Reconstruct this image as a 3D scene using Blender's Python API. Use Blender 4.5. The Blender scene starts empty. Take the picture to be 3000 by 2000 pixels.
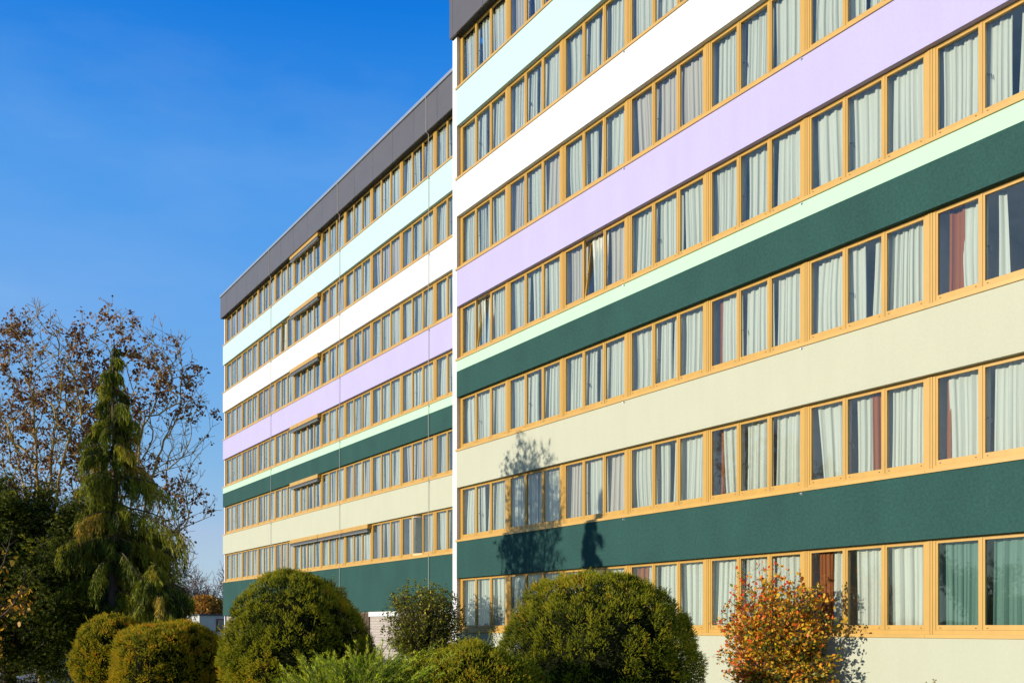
import bpy, math, random
import numpy as np
from mathutils import Vector

# ------------------------------------------------------------------ camera, sky, sun
C = bpy.context.scene
COL = C.collection
F = 2800.0                       # focal length in photo pixels (3000 wide)
VPX, HOR = -341.0, 1832.0        # vanishing point of the facades, eye-level row
TH = math.atan((1500.0 - VPX) / F)
EYE = 1.6
vx, vy = -math.cos(TH), math.sin(TH)
rx, ry = math.sin(TH), math.cos(TH)
cam = bpy.data.cameras.new('camera')
co = bpy.data.objects.new('camera', cam); COL.objects.link(co)
cam.sensor_width = 36.0
cam.lens = F / 3000.0 * 36.0
cam.shift_y = (HOR - 1000.0) / 3000.0
cam.clip_start = 0.1; cam.clip_end = 3000
co.location = (0, 0, EYE)
co.rotation_euler = Vector((vx, vy, 0)).to_track_quat('-Z', 'Y').to_euler()
C.camera = co

SUN_A, SUN_E = math.radians(8), math.radians(11.0)
L = Vector((math.sin(SUN_A)*math.cos(SUN_E), math.cos(SUN_A)*math.cos(SUN_E), -math.sin(SUN_E)))
sun = bpy.data.lights.new('sun', 'SUN'); so = bpy.data.objects.new('sun', sun); COL.objects.link(so)
sun.energy = 4.0; sun.angle = math.radians(0.5); sun.color = (1.0, 0.935, 0.81)
so.rotation_euler = L.to_track_quat('-Z', 'Y').to_euler(); so.location = (-20, -30, 25)
W = bpy.data.worlds.new('World'); C.world = W; W.use_nodes = True
nt = W.node_tree; nt.nodes.clear()
sky = nt.nodes.new('ShaderNodeTexSky'); sky.sky_type = 'NISHITA'; sky.sun_disc = False
sky.sun_elevation = SUN_E; sky.sun_rotation = math.atan2(-L.x, -L.y)
sky.air_density = 1.0; sky.dust_density = 0.0; sky.ozone_density = 6.0; sky.altitude = 200
# the sky's own colour, graded per channel towards the deep polarised blue of the photograph
sp_ = nt.nodes.new('ShaderNodeSeparateColor'); cb_ = nt.nodes.new('ShaderNodeCombineColor')
nt.links.new(sky.outputs[0], sp_.inputs[0])
def chan(i, g, gain):
    a = nt.nodes.new('ShaderNodeMath'); a.operation = 'MULTIPLY'; a.inputs[1].default_value = .15
    p = nt.nodes.new('ShaderNodeMath'); p.operation = 'POWER'; p.inputs[1].default_value = g
    m = nt.nodes.new('ShaderNodeMath'); m.operation = 'MULTIPLY'; m.inputs[1].default_value = gain/.15/EXPO
    nt.links.new(sp_.outputs[i], a.inputs[0]); nt.links.new(a.outputs[0], p.inputs[0])
    nt.links.new(p.outputs[0], m.inputs[0]); nt.links.new(m.outputs[0], cb_.inputs[i])
EXPO = 2**.5
chan(0, 1.30, 5.7); chan(1, .60, 1.14); chan(2, .22, 1.04)
mn_ = nt.nodes.new('ShaderNodeMath'); mn_.operation = 'MINIMUM'
mg_ = nt.nodes.new('ShaderNodeMath'); mg_.operation = 'MULTIPLY'; mg_.inputs[1].default_value = .80
nt.links.new(cb_.inputs[1].links[0].from_socket, mg_.inputs[0])
nt.links.new(cb_.inputs[0].links[0].from_socket, mn_.inputs[0]); nt.links.new(mg_.outputs[0], mn_.inputs[1])
nt.links.new(mn_.outputs[0], cb_.inputs[0])
bg = nt.nodes.new('ShaderNodeBackground'); bg.inputs['Strength'].default_value = 0.15
wo = nt.nodes.new('ShaderNodeOutputWorld')
# the sky deepens towards the zenith
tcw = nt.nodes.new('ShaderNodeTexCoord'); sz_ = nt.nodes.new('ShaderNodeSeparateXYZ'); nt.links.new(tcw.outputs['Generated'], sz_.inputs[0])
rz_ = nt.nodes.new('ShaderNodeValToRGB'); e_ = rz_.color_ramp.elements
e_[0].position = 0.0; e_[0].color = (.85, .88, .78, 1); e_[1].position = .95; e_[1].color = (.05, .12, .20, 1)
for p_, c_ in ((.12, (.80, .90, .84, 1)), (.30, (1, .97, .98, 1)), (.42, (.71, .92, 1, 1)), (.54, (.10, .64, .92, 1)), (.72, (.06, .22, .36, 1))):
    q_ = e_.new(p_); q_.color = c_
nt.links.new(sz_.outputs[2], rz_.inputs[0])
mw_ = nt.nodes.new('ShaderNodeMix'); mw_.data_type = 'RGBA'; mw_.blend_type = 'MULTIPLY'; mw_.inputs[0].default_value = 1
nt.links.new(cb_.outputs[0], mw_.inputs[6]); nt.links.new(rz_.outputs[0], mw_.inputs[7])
# faint veil of high cloud
nz_ = nt.nodes.new('ShaderNodeTexNoise'); nz_.inputs['Scale'].default_value = 2.2; nz_.inputs['Detail'].default_value = 6; nz_.inputs['Roughness'].default_value = .55
mpz = nt.nodes.new('ShaderNodeMapping'); mpz.inputs['Scale'].default_value = (1, 1, 3.2); mpz.inputs['Rotation'].default_value = (.3, .5, 0)
nt.links.new(tcw.outputs['Generated'], mpz.inputs[0]); nt.links.new(mpz.outputs[0], nz_.inputs[0])
vr_ = nt.nodes.new('ShaderNodeMapRange'); vr_.inputs[1].default_value = .48; vr_.inputs[2].default_value = .78; vr_.inputs[4].default_value = .16
nt.links.new(nz_.outputs['Fac'], vr_.inputs[0])
vm_ = nt.nodes.new('ShaderNodeMix'); vm_.data_type = 'RGBA'; vm_.inputs[7].default_value = (2.6, 3.2, 4.2, 1)
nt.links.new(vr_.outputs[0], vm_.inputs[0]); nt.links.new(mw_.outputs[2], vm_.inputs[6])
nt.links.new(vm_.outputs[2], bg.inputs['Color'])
nt.links.new(bg.outputs[0], wo.inputs['Surface'])
C.view_settings.view_transform = 'Standard'; C.view_settings.look = 'None'
C.view_settings.gamma = 1.0; C.view_settings.exposure = 0.5
C.cycles.max_bounces = 8; C.cycles.transparent_max_bounces = 16

# ------------------------------------------------------------------ helpers
rng = np.random.default_rng(7); random.seed(7)
PX = 1.2755                       # measured 'display' pixels -> photo pixels
def col_world(xpx, Z):            # photo column + depth -> world x, y
    Xc = (xpx - 1500.0) / F * Z
    return (Z*vx + Xc*rx, Z*vy + Xc*ry)
def D(xd, Z): return col_world(xd*PX, Z)
def HZ(yd, Z): return EYE + (HOR - yd*PX) / F * Z
def XW(xpx, y):                   # photo column -> x on the plane Y = y
    k = (xpx - 1500.0) / F
    return y * (vx + k*rx) / (vy + k*ry)

def tag(o, label=None, cat=None, group=None, kind=None):
    if label: o['label'] = label
    if cat: o['category'] = cat
    if group: o['group'] = group
    if kind: o['kind'] = kind
    return o
def empty(name, loc=(0,0,0), **k):
    o = bpy.data.objects.new(name, None); COL.objects.link(o); o.location = loc
    return tag(o, **k)
class MB:
    def __init__(s): s.v = []; s.f = []; s.m = []
    def quad(s, a, b, c, d, m=0):
        n = len(s.v); s.v += [a, b, c, d]; s.f.append((n, n+1, n+2, n+3)); s.m.append(m)
    def box(s, x0, x1, y0, y1, z0, z1, m=0):
        n = len(s.v)
        s.v += [(x0,y0,z0),(x1,y0,z0),(x1,y1,z0),(x0,y1,z0),(x0,y0,z1),(x1,y0,z1),(x1,y1,z1),(x0,y1,z1)]
        for f in ((0,3,2,1),(4,5,6,7),(0,1,5,4),(1,2,6,5),(2,3,7,6),(3,0,4,7)):
            s.f.append(tuple(n+i for i in f)); s.m.append(m)
    def tube(s, pts, r, n=6, m=0):
        pts = [Vector(p) for p in pts]; rs = r if isinstance(r, (list, tuple)) else [r]*len(pts)
        base = len(s.v)
        for i, p in enumerate(pts):
            t = (pts[min(i+1, len(pts)-1)] - pts[max(i-1, 0)]).normalized()
            a = t.orthogonal().normalized(); b = t.cross(a)
            for k in range(n):
                q = 2*math.pi*k/n; s.v.append(tuple(p + (a*math.cos(q) + b*math.sin(q))*rs[i]))
        for i in range(len(pts)-1):
            for k in range(n):
                k2 = (k+1) % n
                s.f.append((base+i*n+k, base+i*n+k2, base+(i+1)*n+k2, base+(i+1)*n+k)); s.m.append(m)
        s.f.append(tuple(base+k for k in range(n))[::-1]); s.m.append(m)
        s.f.append(tuple(base+(len(pts)-1)*n+k for k in range(n))); s.m.append(m)
    def mesh(s, name, mats, smooth=False):
        me = bpy.data.meshes.new(name); me.from_pydata(s.v, [], s.f)
        for m in (mats if isinstance(mats, (list, tuple)) else [mats]): me.materials.append(m)
        me.polygons.foreach_set('material_index', s.m)
        if smooth: me.polygons.foreach_set('use_smooth', [True]*len(s.f))
        me.update(); return me
    def build(s, name, mats, parent=None, smooth=False, loc=None):
        return link(name, s.mesh(name, mats, smooth), parent, loc)
def link(name, me, parent=None, loc=None):
    o = bpy.data.objects.new(name, me); COL.objects.link(o)
    if parent: o.parent = parent
    if loc is not None: o.location = loc
    return o

# ------------------------------------------------------------------ materials
def mat(name):
    m = bpy.data.materials.new(name); m.use_nodes = True
    return m, m.node_tree, m.node_tree.nodes['Principled BSDF']
def noise(nt, scale, detail=4, rough=0.6, coord='Object', stretch=None):
    tc = nt.nodes.new('ShaderNodeTexCoord'); n = nt.nodes.new('ShaderNodeTexNoise')
    n.inputs['Scale'].default_value = scale; n.inputs['Detail'].default_value = detail
    n.inputs['Roughness'].default_value = rough
    if stretch:
        mp = nt.nodes.new('ShaderNodeMapping'); mp.inputs['Scale'].default_value = stretch
        nt.links.new(tc.outputs[coord], mp.inputs[0]); nt.links.new(mp.outputs[0], n.inputs[0])
    else: nt.links.new(tc.outputs[coord], n.inputs[0])
    return n.outputs['Fac']
def ramp(nt, fac, stops):
    r = nt.nodes.new('ShaderNodeValToRGB'); e = r.color_ramp.elements
    while len(e) < len(stops): e.new(0.5)
    for i, (p, c) in enumerate(stops): e[i].position = p; e[i].color = (*c, 1)
    if fac is not None: nt.links.new(fac, r.inputs[0])
    return r.outputs[0]
def mul(nt, a, b, fac=1.0):
    m = nt.nodes.new('ShaderNodeMix'); m.data_type = 'RGBA'; m.blend_type = 'MULTIPLY'
    m.inputs[0].default_value = fac; nt.links.new(a, m.inputs[6]); nt.links.new(b, m.inputs[7])
    return m.outputs[2]
def bump(nt, h, bsdf, strength, dist):
    b = nt.nodes.new('ShaderNodeBump'); b.inputs['Strength'].default_value = strength
    b.inputs['Distance'].default_value = dist
    nt.links.new(h, b.inputs['Height']); nt.links.new(b.outputs[0], bsdf.inputs['Normal'])
def stucco(name, c, var=0.06, grain=0.12, rough=0.9):
    m, nt, b = mat(name)
    big = ramp(nt, noise(nt, 0.9, 5, 0.6, stretch=(1, 1, .45)), [(.3, [x*(1-var) for x in c]), (.7, [min(1, x*(1+var*.6)) for x in c])])
    fine = ramp(nt, noise(nt, 16, 4, 0.75), [(.35, (1-grain,)*3), (.62, (1,)*3)])
    st_ = ramp(nt, noise(nt, 1.0, 6, .7, stretch=(3.2, 3.2, .16)), [(.32, (.98, .978, .975)), (.55, (1, 1, 1))])
    nt.links.new(mul(nt, mul(nt, big, fine), st_), b.inputs['Base Color'])
    b.inputs['Roughness'].default_value = rough; b.inputs['Specular IOR Level'].default_value = .25
    bump(nt, noise(nt, 70, 3, .7), b, .35, .006)
    return m
M = {}
M['cream'] = stucco('cream_render', (.455, .45, .335), .03, .05)
M['green'] = stucco('dark_green_render', (.025, .080, .068), .13, .30)
M['lilac'] = stucco('lilac_render', (.43, .385, .59), .03, .05)
M['white'] = stucco('white_render', (.63, .63, .625), .015, .03)
M['pale'] = stucco('pale_mint_render', (.44, .575, .57), .02, .04)
M['mint'] = stucco('light_mint_render', (.43, .61, .44), .02, .04)
M['base'] = stucco('base_render', (.45, .45, .335), .03, .05)
M['reveal'] = stucco('beige_reveal_render', (.74, .64, .52), .12, .15)
def simple(name, c, rough=.6, spec=.5, var=.08, scale=6, metal=0, stretch=None):
    m, nt, b = mat(name)
    nt.links.new(ramp(nt, noise(nt, scale, 5, .6, stretch=stretch), [(.3, [x*(1-var) for x in c]), (.7, [min(1, x*(1+var)) for x in c])]), b.inputs['Base Color'])
    b.inputs['Roughness'].default_value = rough; b.inputs['Specular IOR Level'].default_value = spec
    b.inputs['Metallic'].default_value = metal
    return m
M['frame'] = simple('yellow_timber', (.475, .270, .054), .38, .5, .09, 5, 0, (1, 1, .15))
M['sill'] = simple('yellow_sill_metal', (.52, .305, .078), .35, .5, .12, 1.7, 0, (.5, 1, 1))
M['fascia'] = simple('grey_fascia_panel', (.098, .085, .082), .42, .5, .05, 1.2)
M['joint'] = simple('dark_joint', (.02, .02, .02), .8)
M['trim'] = simple('zinc_trim', (.40, .42, .44), .35, .5, .05, 3, .6)
M['room'] = simple('room_plaster', (.72, .70, .66), .9, .2, .1, 2)
M['drain'] = simple('drain_slot', (.012, .008, .005), .8)
M['handle'] = simple('handle_metal', (.10, .10, .11), .35, .5, .05, 3, .5)
M['wire'] = simple('lightning_wire', (.5, .45, .40), .4, .5, .05, 3)
M['blind'] = simple('folded_blind', (.10, .095, .09), .5, .5, .2, 30, 0, (.2, 1, 4))
M['rail'] = simple('blind_rail', (.3, .3, .3), .35, .5, .05, 3, .5)
M['bark'] = simple('olive_bark', (.36, .245, .08), .9, .2, .3, 9)
M['barkdark'] = simple('brown_bark', (.09, .06, .04), .9, .2, .3, 9)
M['barkfar'] = simple('grey_bark', (.20, .14, .12), .9, .2, .2, 4)
M['roofdark'] = simple('flat_roof_felt', (.08, .08, .085), .9)
M['red'] = simple('dark_red_frame', (.16, .012, .02), .5)
M['shed'] = simple('white_shed_render', (.50, .49, .46), .9, .3, .08, 1.5)
M['path'] = simple('pale_paving', (.42, .39, .35), .9, .3, .08, 2)
M['gtrim'] = simple('white_beam_paint', (.60, .60, .59), .7)

def glass_mat():
    m, nt, b = mat('window_glass'); nt.nodes.remove(b)
    out = nt.nodes['Material Output']
    tr = nt.nodes.new('ShaderNodeBsdfTransparent'); tr.inputs[0].default_value = (.955, .97, .955, 1)
    gl = nt.nodes.new('ShaderNodeBsdfGlossy'); gl.inputs['Roughness'].default_value = .012
    gl.inputs[0].default_value = (1, 1, 1, 1)
    lw = nt.nodes.new('ShaderNodeLayerWeight'); lw.inputs[0].default_value = .5     # Schlick on both faces of the pane
    pw = nt.nodes.new('ShaderNodeMath'); pw.operation = 'POWER'; pw.inputs[1].default_value = 4.2
    nt.links.new(lw.outputs['Facing'], pw.inputs[0])
    fr = nt.nodes.new('ShaderNodeMath'); fr.operation = 'MULTIPLY_ADD'; fr.inputs[1].default_value = .7; fr.inputs[2].default_value = .055
    nt.links.new(pw.outputs[0], fr.inputs[0])
    mx = nt.nodes.new('ShaderNodeMixShader')
    nt.links.new(fr.outputs[0], mx.inputs[0]); nt.links.new(tr.outputs[0], mx.inputs[1]); nt.links.new(gl.outputs[0], mx.inputs[2])
    nt.links.new(mx.outputs[0], out.inputs[0])
    n = noise(nt, .9, 2, .5); bp = nt.nodes.new('ShaderNodeBump')
    bp.inputs['Strength'].default_value = .12; bp.inputs['Distance'].default_value = .01
    nt.links.new(n, bp.inputs['Height']); nt.links.new(bp.outputs[0], gl.inputs['Normal'])
    return m
M['glass'] = glass_mat()
def cloth(name, c, tr=.35):
    m, nt, b = mat(name); nt.nodes.remove(b); out = nt.nodes['Material Output']
    cc = ramp(nt, noise(nt, 3, 4, .6, stretch=(6, 1, .4)), [(.3, [x*.92 for x in c]), (.7, c)])
    d = nt.nodes.new('ShaderNodeBsdfDiffuse'); t = nt.nodes.new('ShaderNodeBsdfTranslucent')
    nt.links.new(cc, d.inputs[0]); nt.links.new(cc, t.inputs[0])
    mx = nt.nodes.new('ShaderNodeMixShader'); mx.inputs[0].default_value = tr
    nt.links.new(d.outputs[0], mx.inputs[1]); nt.links.new(t.outputs[0], mx.inputs[2]); nt.links.new(mx.outputs[0], out.inputs[0])
    return m
M['curtain'] = cloth('white_curtain', (.63, .65, .575), .18)
M['curtain2'] = cloth('beige_curtain', (.56, .52, .46), .18)
M['brown'] = cloth('brown_curtain', (.34, .12, .05), .2)
M['teal'] = cloth('teal_curtain', (.16, .28, .235), .2)

def leaf_mat(name, stops, trans=.32, gloss=.015, rough=.5):
    m, nt, b = mat(name); nt.nodes.remove(b); out = nt.nodes['Material Output']
    at = nt.nodes.new('ShaderNodeAttribute'); at.attribute_name = 'tint'
    c = ramp(nt, at.outputs['Fac'], stops)
    d = nt.nodes.new('ShaderNodeBsdfDiffuse'); t = nt.nodes.new('ShaderNodeBsdfTranslucent'); g = nt.nodes.new('ShaderNodeBsdfGlossy')
    g.inputs['Roughness'].default_value = rough; g.inputs[0].default_value = (.8, .85, .8, 1)
    nt.links.new(c, d.inputs[0]); nt.links.new(c, t.inputs[0])
    mx = nt.nodes.new('ShaderNodeMixShader'); mx.inputs[0].default_value = trans
    nt.links.new(d.outputs[0], mx.inputs[1]); nt.links.new(t.outputs[0], mx.inputs[2])
    m2 = nt.nodes.new('ShaderNodeMixShader'); m2.inputs[0].default_value = gloss
    nt.links.new(mx.outputs[0], m2.inputs[1]); nt.links.new(g.outputs[0], m2.inputs[2]); nt.links.new(m2.outputs[0], out.inputs[0])
    return m
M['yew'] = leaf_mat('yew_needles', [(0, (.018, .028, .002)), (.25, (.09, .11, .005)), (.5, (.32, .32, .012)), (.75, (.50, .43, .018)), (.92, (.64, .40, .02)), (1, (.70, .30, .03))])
M['yewgold'] = leaf_mat('golden_yew_needles', [(0, (.018, .028, .002)), (.25, (.10, .12, .005)), (.5, (.40, .36, .012)), (.72, (.62, .43, .015)), (.9, (.74, .34, .02)), (1, (.80, .26, .03))])  # more golden ramp for the small yews at the left
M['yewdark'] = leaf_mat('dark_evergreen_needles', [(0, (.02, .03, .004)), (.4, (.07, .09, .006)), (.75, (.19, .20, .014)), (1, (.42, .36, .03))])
M['weep'] = leaf_mat('weeping_conifer_sprays', [(0, (.03, .04, .004)), (.3, (.12, .14, .010)), (.6, (.28, .29, .02)), (.88, (.46, .41, .03)), (1, (.52, .34, .05))])
M['juniper'] = leaf_mat('juniper_needles', [(0, (.05, .11, .005)), (.4, (.24, .35, .010)), (1, (.62, .62, .03))])
M['laurel'] = leaf_mat('broad_bush_leaves', [(0, (.05, .07, .008)), (.5, (.17, .18, .013)), (.85, (.42, .36, .02)), (1, (.62, .42, .03))], .3, .02, .5)
M['orange'] = leaf_mat('autumn_bush_leaves', [(0, (.06, .10, .012)), (.2, (.22, .22, .02)), (.35, (.80, .48, .02)), (.6, (.85, .48, .03)), (.8, (.85, .20, .02)), (1, (.80, .05, .03))], .4, .02, .5)
M['brownleaf'] = leaf_mat('withered_brown_leaves', [(0, (.08, .035, .016)), (.6, (.24, .10, .035)), (1, (.46, .21, .06))], .3, .03)
M['gold'] = leaf_mat('golden_far_leaves', [(0, (.16, .08, .02)), (.5, (.48, .20, .02)), (1, (.80, .44, .04))], .35, .03)
M['core'] = simple('painted_shade_core', (.012, .013, .005), .95, .05, .4, 14)  # near-black colour stands in for the shade deep inside the foliage

# ------------------------------------------------------------------ ground
def ground_mat():
    m, nt, b = mat('lawn')
    c = ramp(nt, noise(nt, .6, 8, .7), [(.3, (.045, .075, .018)), (.6, (.09, .12, .03)), (.8, (.16, .12, .05))])
    nt.links.new(c, b.inputs['Base Color']); b.inputs['Roughness'].default_value = .95
    bump(nt, noise(nt, 12, 6, .7), b, .8, .06); return m
g = MB(); g.quad((-1500,-1500,0),(1500,-1500,0),(1500,1500,0),(-1500,1500,0))
tag(g.build('ground', ground_mat()), kind='structure')
p = MB()
a, b_, c_, d_ = D(-500, 24), D(140, 24.5), D(100, 36), D(-700, 36)
p.quad((*a, .004), (*b_, .004), (*c_, .004), (*d_, .004))
tag(p.build('path', M['path']), kind='structure')

# ------------------------------------------------------------------ buildings
H = 3.3
YR = H*math.cos(TH)/.15755        # front plane of the near block's bands
YL = H*math.cos(TH)/.1390         # and of the far block's
ZR = EYE - .0743*H; ZL = EYE - .090*H
OPEN = .6*H; BAND = .4*H
REC = .15                         # frames sit this far behind the bands
PITCH = 1.0/3
SILL = .075

def window_frame(n, wid, jl, jr, skip=()):
    """frame mesh: origin = left end of the opening on the frame plane, z=0 top of sill.  jl/jr = solid widths left/right"""
    b = MB(); top = OPEN - SILL; mul_ = .135
    gw = (wid - jl - jr - (n-1)*mul_)/n
    o = .045                                       # casement frame width
    zb, zt = .085, top - .035                      # outer frame bottom / top member
    b.box(.002, wid-.002, 0, .09, 0, zb); b.box(.002, wid-.002, 0, .09, zt, top)
    b.box(.002, jl-o, 0, .09, zb, zt); b.box(wid-jr+o, wid-.002, 0, .09, zb, zt)
    if jr > .14: b.box(wid-.052, wid-.004, -.012, 0, .004, top-.004)      # cover strip over the joint
    if jl > .14: b.box(.004, .052, -.012, 0, .004, top-.004)
    x = jl; panes = []
    for i in range(n):
        if i: b.box(x-mul_+o, x-o, 0, .09, zb, zt)
        x0, x1 = x-o, x+gw+o; cz0, cz1 = zb, zt
        gz0, gz1 = zb+.10, zt-.045
        panes.append((x, x+gw, gz0, gz1))
        if i not in skip:
            b.box(x0+.003, x1-.003, .010, .07, cz0+.003, gz0); b.box(x0+.003, x1-.003, .010, .07, gz1, cz1-.003)
            b.box(x0+.003, x, .010, .07, gz0, gz1); b.box(x+gw, x1-.003, .010, .07, gz0, gz1)
            for dx in (.035, gw-.065): b.box(x+dx, x+dx+.034, .006, .010, cz0+.035, cz0+.048, 1)
        x += gw + mul_
    return b, panes
def glass_mesh(panes, skip=()):
    g = MB()
    for i, (x0, x1, z0, z1) in enumerate(panes):
        if i in skip: continue
        n = len(g.v); g.box(x0-.01, x1+.01, .036, .044, z0-.01, z1+.01)
        a, b = random.gauss(0, .0022), random.gauss(0, .0035)
        g.v[n:] = [(v[0], v[1]+a*(v[0]-x0)/(x1-x0)+b*(v[2]-z0)/(z1-z0), v[2]) for v in g.v[n:]]
    return g.mesh('glass', M['glass'])
def casement_mesh(w, h):
    b = MB(); o = .045
    b.box(0, w, 0, .06, 0, .1); b.box(0, w, 0, .06, h-o, h); b.box(0, o, 0, .06, .1, h-o); b.box(w-o, w, 0, .06, .1, h-o)
    b.box(o-.01, w-o+.01, .026, .034, .09, h-o+.01, 1)
    return b.mesh('open_casement', [M['frame'], M['glass']])
def handle_mesh(panes, idx):
    b = MB()
    for i in idx:
        x0, x1, z0, z1 = panes[i]; x = x0 + .02; z = z0 + (z1-z0)*.42
        b.tube([(x-.03, .10, z), (x-.03, .14, z)], .012, 6)
        b.tube([(x-.03, .14, z), (x+.03, .145, z-.005), (x+.045, .145, z-.11)], .010, 6)
    return b.mesh('handle', M['handle'])
def curtain_mesh(x0, x1, seed, z0=-.12, z1=None, lean0=0., lean1=0., lam=.11, amp=.028, m='curtain', bulge=0.):
    """hanging sheet with folds between x0 and x1 (window coordinates)"""
    r = random.Random(seed)
    z1 = OPEN - SILL - .03 if z1 is None else z1
    nx = max(6, int((x1-x0)/.014)); nz = 7
    ph = [r.uniform(0, 6.28) for _ in range(4)]; l2 = lam*r.uniform(1.7, 2.6)
    V = []; Fc = []
    for j in range(nz+1):
        t = j/nz; z = z0 + (z1-z0)*t
        for i in range(nx+1):
            s = i/nx
            sh = (1-t)
            x = x0 + (x1-x0)*s + lean0*(1-s)*sh + lean1*s*sh + bulge*(1-s)*math.sin(t*3.14)
            xx = (x1-x0)*s
            w = math.sin(xx/lam*6.283 + ph[0] + 1.1*math.sin(xx*5+ph[1])) * amp * (.55+.45*sh)
            w += math.sin(xx/l2*6.283 + ph[2] + sh*r.uniform(.0,.02)) * amp*.9
            w += .02*math.sin(sh*2.5+ph[3]+xx*3)
            V.append((x + .3*amp*math.sin(xx/lam*12.5+ph[1]), .205 + w, z))
    for j in range(nz):
        for i in range(nx):
            a = j*(nx+1)+i; Fc.append((a, a+1, a+nx+2, a+nx+1))
    me = bpy.data.meshes.new('curtain'); me.from_pydata(V, [], Fc); me.materials.append(M[m])
    me.polygons.foreach_set('use_smooth', [True]*len(Fc)); me.update(); return me

def curtain_set(wid, n, seed):
    """a list of curtain meshes for one ordinary bay"""
    r = random.Random(seed); out = []
    k = r.random(); m = 'curtain2' if r.random() < .2 else 'curtain'
    if k < .45:
        out.append(curtain_mesh(r.uniform(.0, .2), wid*.5+r.uniform(-.1, .1), seed+1, m=m, lam=r.uniform(.07, .12), lean0=r.uniform(-.1, .1), bulge=r.uniform(-.06, .06)))
        out.append(curtain_mesh(wid*.5+r.uniform(.1, .2), wid-r.uniform(.0, .12), seed+2, m=m, lam=r.uniform(.07, .12), lean0=r.uniform(-.12, .06)))
    elif k < .8:
        out.append(curtain_mesh(r.uniform(.0, .2), wid*.36, seed+1, m=m, lam=.09, lean0=r.uniform(-.12, .05)))
        out.append(curtain_mesh(wid*.36+r.uniform(.04, .14), wid*.66, seed+2, m='curtain', lam=.1, lean0=r.uniform(-.1, .1)))
        out.append(curtain_mesh(wid*.66+r.uniform(.04, .16), wid-.04, seed+3, m=m, lam=.12, lean0=r.uniform(-.1, .1)))
    else:
        out.append(curtain_mesh(.16, wid-.06, seed+1, m=m, lam=.13, lean0=r.uniform(-.05, .1)))
    return out
CURT3 = [curtain_set(3.08, 3, 100+i*10) for i in range(16)]

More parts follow.
